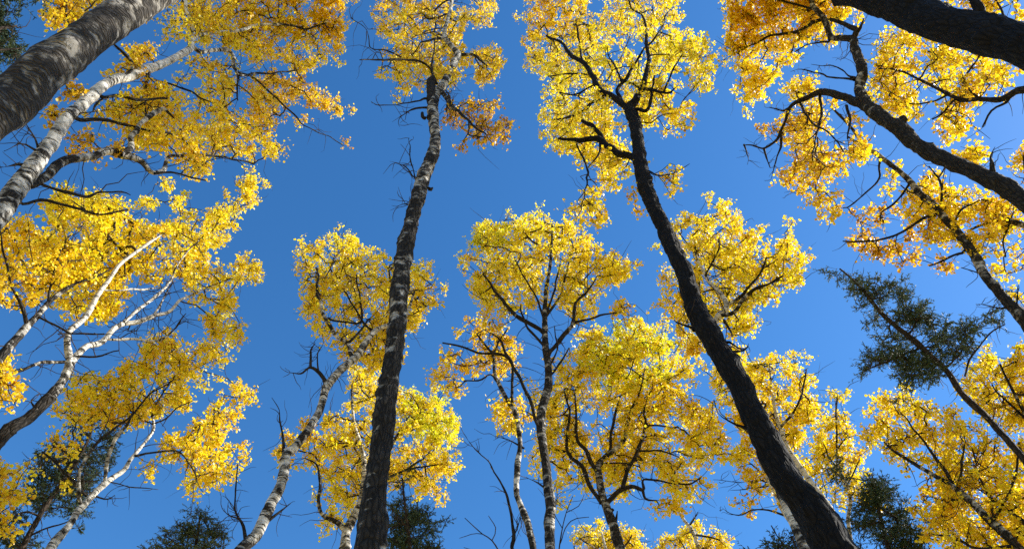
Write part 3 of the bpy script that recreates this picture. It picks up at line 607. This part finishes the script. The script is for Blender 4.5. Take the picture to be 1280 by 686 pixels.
tree('aspen_tree', 'distant aspen top peeping up behind the spreading crooked-limbed aspen', GA, 16.5,
     '775,760,8 765,710,6 757,685,4 752,665,2', limbs=['760,695,3 735,680,2.5 725,672,1.5', '760,695,3 782,680,2.5 790,668,1.5'],
     crowns=[('704,710 712,665 730,653 745,648 757,646 762,665 777,648 787,658 802,660 807,680 805,715', 1.0, .64)], age=(.4, .3), tone=.64)
tree('aspen_tree', 'distant thin-stemmed aspen with a low scattered golden top', GA, 15.5,
     '885,740,7 873,685,5.5 866,664,5 853,647,4.5 847,632,4 845,620,3 840,605,2', limbs=['868,668,3 888,672,2.5 900,676,1.5', '862,657,2.5 872,640,1.5'],
     crowns=[('815,715 818,682 833,660 855,655 870,643 882,648 887,663 905,666 920,675 917,705', .8, .6)], age=(.5, .4), tone=.6)

# ------------------------------------------------------------------ conifers
GS = 'dark conifers among the aspens'
def spruce(label, D, trunk, crowns, limbs=(), tone=.4, **k):
    tree('spruce_tree', label, GS, D, trunk, limbs=limbs, crowns=crowns, bark=M_SPRB, age=(.8, .7), rc=k.pop('rc', .26), nl=k.pop('nl', 190), leaf=k.pop('leaf', .042), tone=tone, kind='spruce', knots=8, **k)
spruce('sparse slanting spruce with bare tip against open sky', 10.3,
       '1330,640,10 1280,574,9 1240,528,8.5 1226,514,8.5 1203,492,8.5 1186,467,8.5 1166,447,8 1141,424,7.5 1115,404,6.5 1098,387,5.5 1080,364,4.5 1062,346,3 1050,336,2',
       [('1054,338 1075,345 1100,347 1136,362 1156,372 1168,382 1170,400 1150,420 1120,405 1095,385 1075,370 1058,372', 1.6), ('1063,374 1095,385 1120,405 1150,425 1170,448 1188,470 1188,487 1166,480 1150,477 1136,487 1115,477 1113,462 1076,467 1072,440 1095,434 1088,417 1076,397', 1.5),
        ('1165,385 1181,392 1193,402 1222,384 1245,387 1262,404 1245,421 1226,441 1213,457 1190,465 1165,440 1150,420', 1.05), ('1020,338 1045,335 1050,345 1030,346', .3)],
       limbs=['1206,470,3 1215,445,2.5 1235,418,2 1255,405,1.5', '1150,435,3 1110,450,2.5 1082,462,1.5', '1135,420,3 1150,390,2'], tone=.5)
spruce('dense dark spruce bough behind the thick grey trunk', 6.8,
       '-160,330,28 -110,200,24 -70,110,20 -40,50,16 -10,-20,12 20,-90,7', [('-60,-30 22,-30 32,0 18,15 27,30 20,38 35,53 40,63 25,77 12,90 0,97 -60,110', 1.7), ('40,-30 62,-30 60,6 46,6', .8)], limbs=['-60,90,8 -20,70,5 25,60,2', '-45,55,8 -5,35,5 20,32,2'], tone=.35, cap=13)
spruce('shaggy dark spruce behind the low white-forked aspen', 12.8,
       '0,745,13 25,690,9 55,635,7 88,588,5 110,550,3.5 120,515,2',
       [('74,537 90,508 120,513 142,518 152,550 150,577 130,592 122,615 100,630 70,640 40,650 20,630 35,600 45,565', 1.3), ('0,640 40,640 80,640 60,670 45,695 -20,700 -20,650', .7), ('100,600 125,615 140,625 115,642 95,655 80,640', .6)],
       limbs=['50,645,3 30,640,2.5 5,650,1.5', '35,670,3 60,660,2.5 90,650,1.5', '70,610,3 100,600,2 120,600,1.5'], tone=.35)
spruce('bushy spruce tip low in the open sky by the leaning aspen', 13.5,
       '235,760,7 242,700,5 247,665,3.5 251,640,2', [('158,690 175,674 190,678 201,662 218,655 233,650 251,634 263,640 275,652 284,667 280,700 170,705', 1.2)], limbs=['245,690,2.5 270,672,2 282,660,1.2', '242,695,2.5 215,675,2 205,668,1.2'], tone=.6)
spruce('small pointed blue-green spruce beside the dark scarred trunk', 10.8,
       '520,745,9 514,700,7 509,655,5 505,620,3 503,598,2', [('503,594 511,604 520,624 530,640 545,632 549,664 556,680 550,705 480,705 480,660 486,634 494,607', 1.9)], tone=.5)
spruce('broad dark spruce behind the young thin aspen', 12.2,
       '1125,760,9 1113,700,7 1103,655,5 1095,620,3 1090,592,2', [('1078,594 1097,588 1112,600 1125,617 1138,637 1152,647 1162,664 1162,705 1065,705 1062,654 1072,619', 1.9), ('1033,582 1058,580 1066,605 1045,612', 1.0)], tone=.4)
spruce('low spruce boughs poking out beside the black-barked trunk foot', 9.5,
       '1020,790,9 1010,740,7 1000,700,4 990,670,2.5', [('955,665 964,650 970,662 988,655 1004,662 1012,690 1005,705 960,700', .9)], limbs=['1000,700,3 975,675,2 962,655,1.2', '998,690,3 980,680,2 958,680,1.2'], tone=.35)

# ------------------------------------------------------------------ bare saplings low between the stems
for lab, D, tr_, lm in (('leafless sapling twigs against the sky near the bare forked stem', 7.5, '640,760,3 628,700,2.2 615,675,1.6 603,667,1.3 581,647,1', ['615,675,1.4 620,660,1.2 610,645,.9', '603,667,1.2 590,668,1 575,672,.8', '625,690,1.4 600,690,1.2 580,684,.8']),
                         ('leafless sapling twigs beside the spreading aspen stem', 7.8, '700,760,3 698,700,2.2 702,665,1.6 708,640,1.3 716,620,1', ['700,680,1.4 715,650,1.2 735,645,.9', '703,660,1.2 690,630,1 695,600,.8', '708,640,1.2 722,632,1 728,618,.8'])):
    tree('bare_sapling', lab, None, D, tr_, limbs=lm, crowns=[], bark=M_SPRB, age=(.9, .9), knots=0, rough=.3, cat='sapling')
print('LEAVES', NLEAF[0])
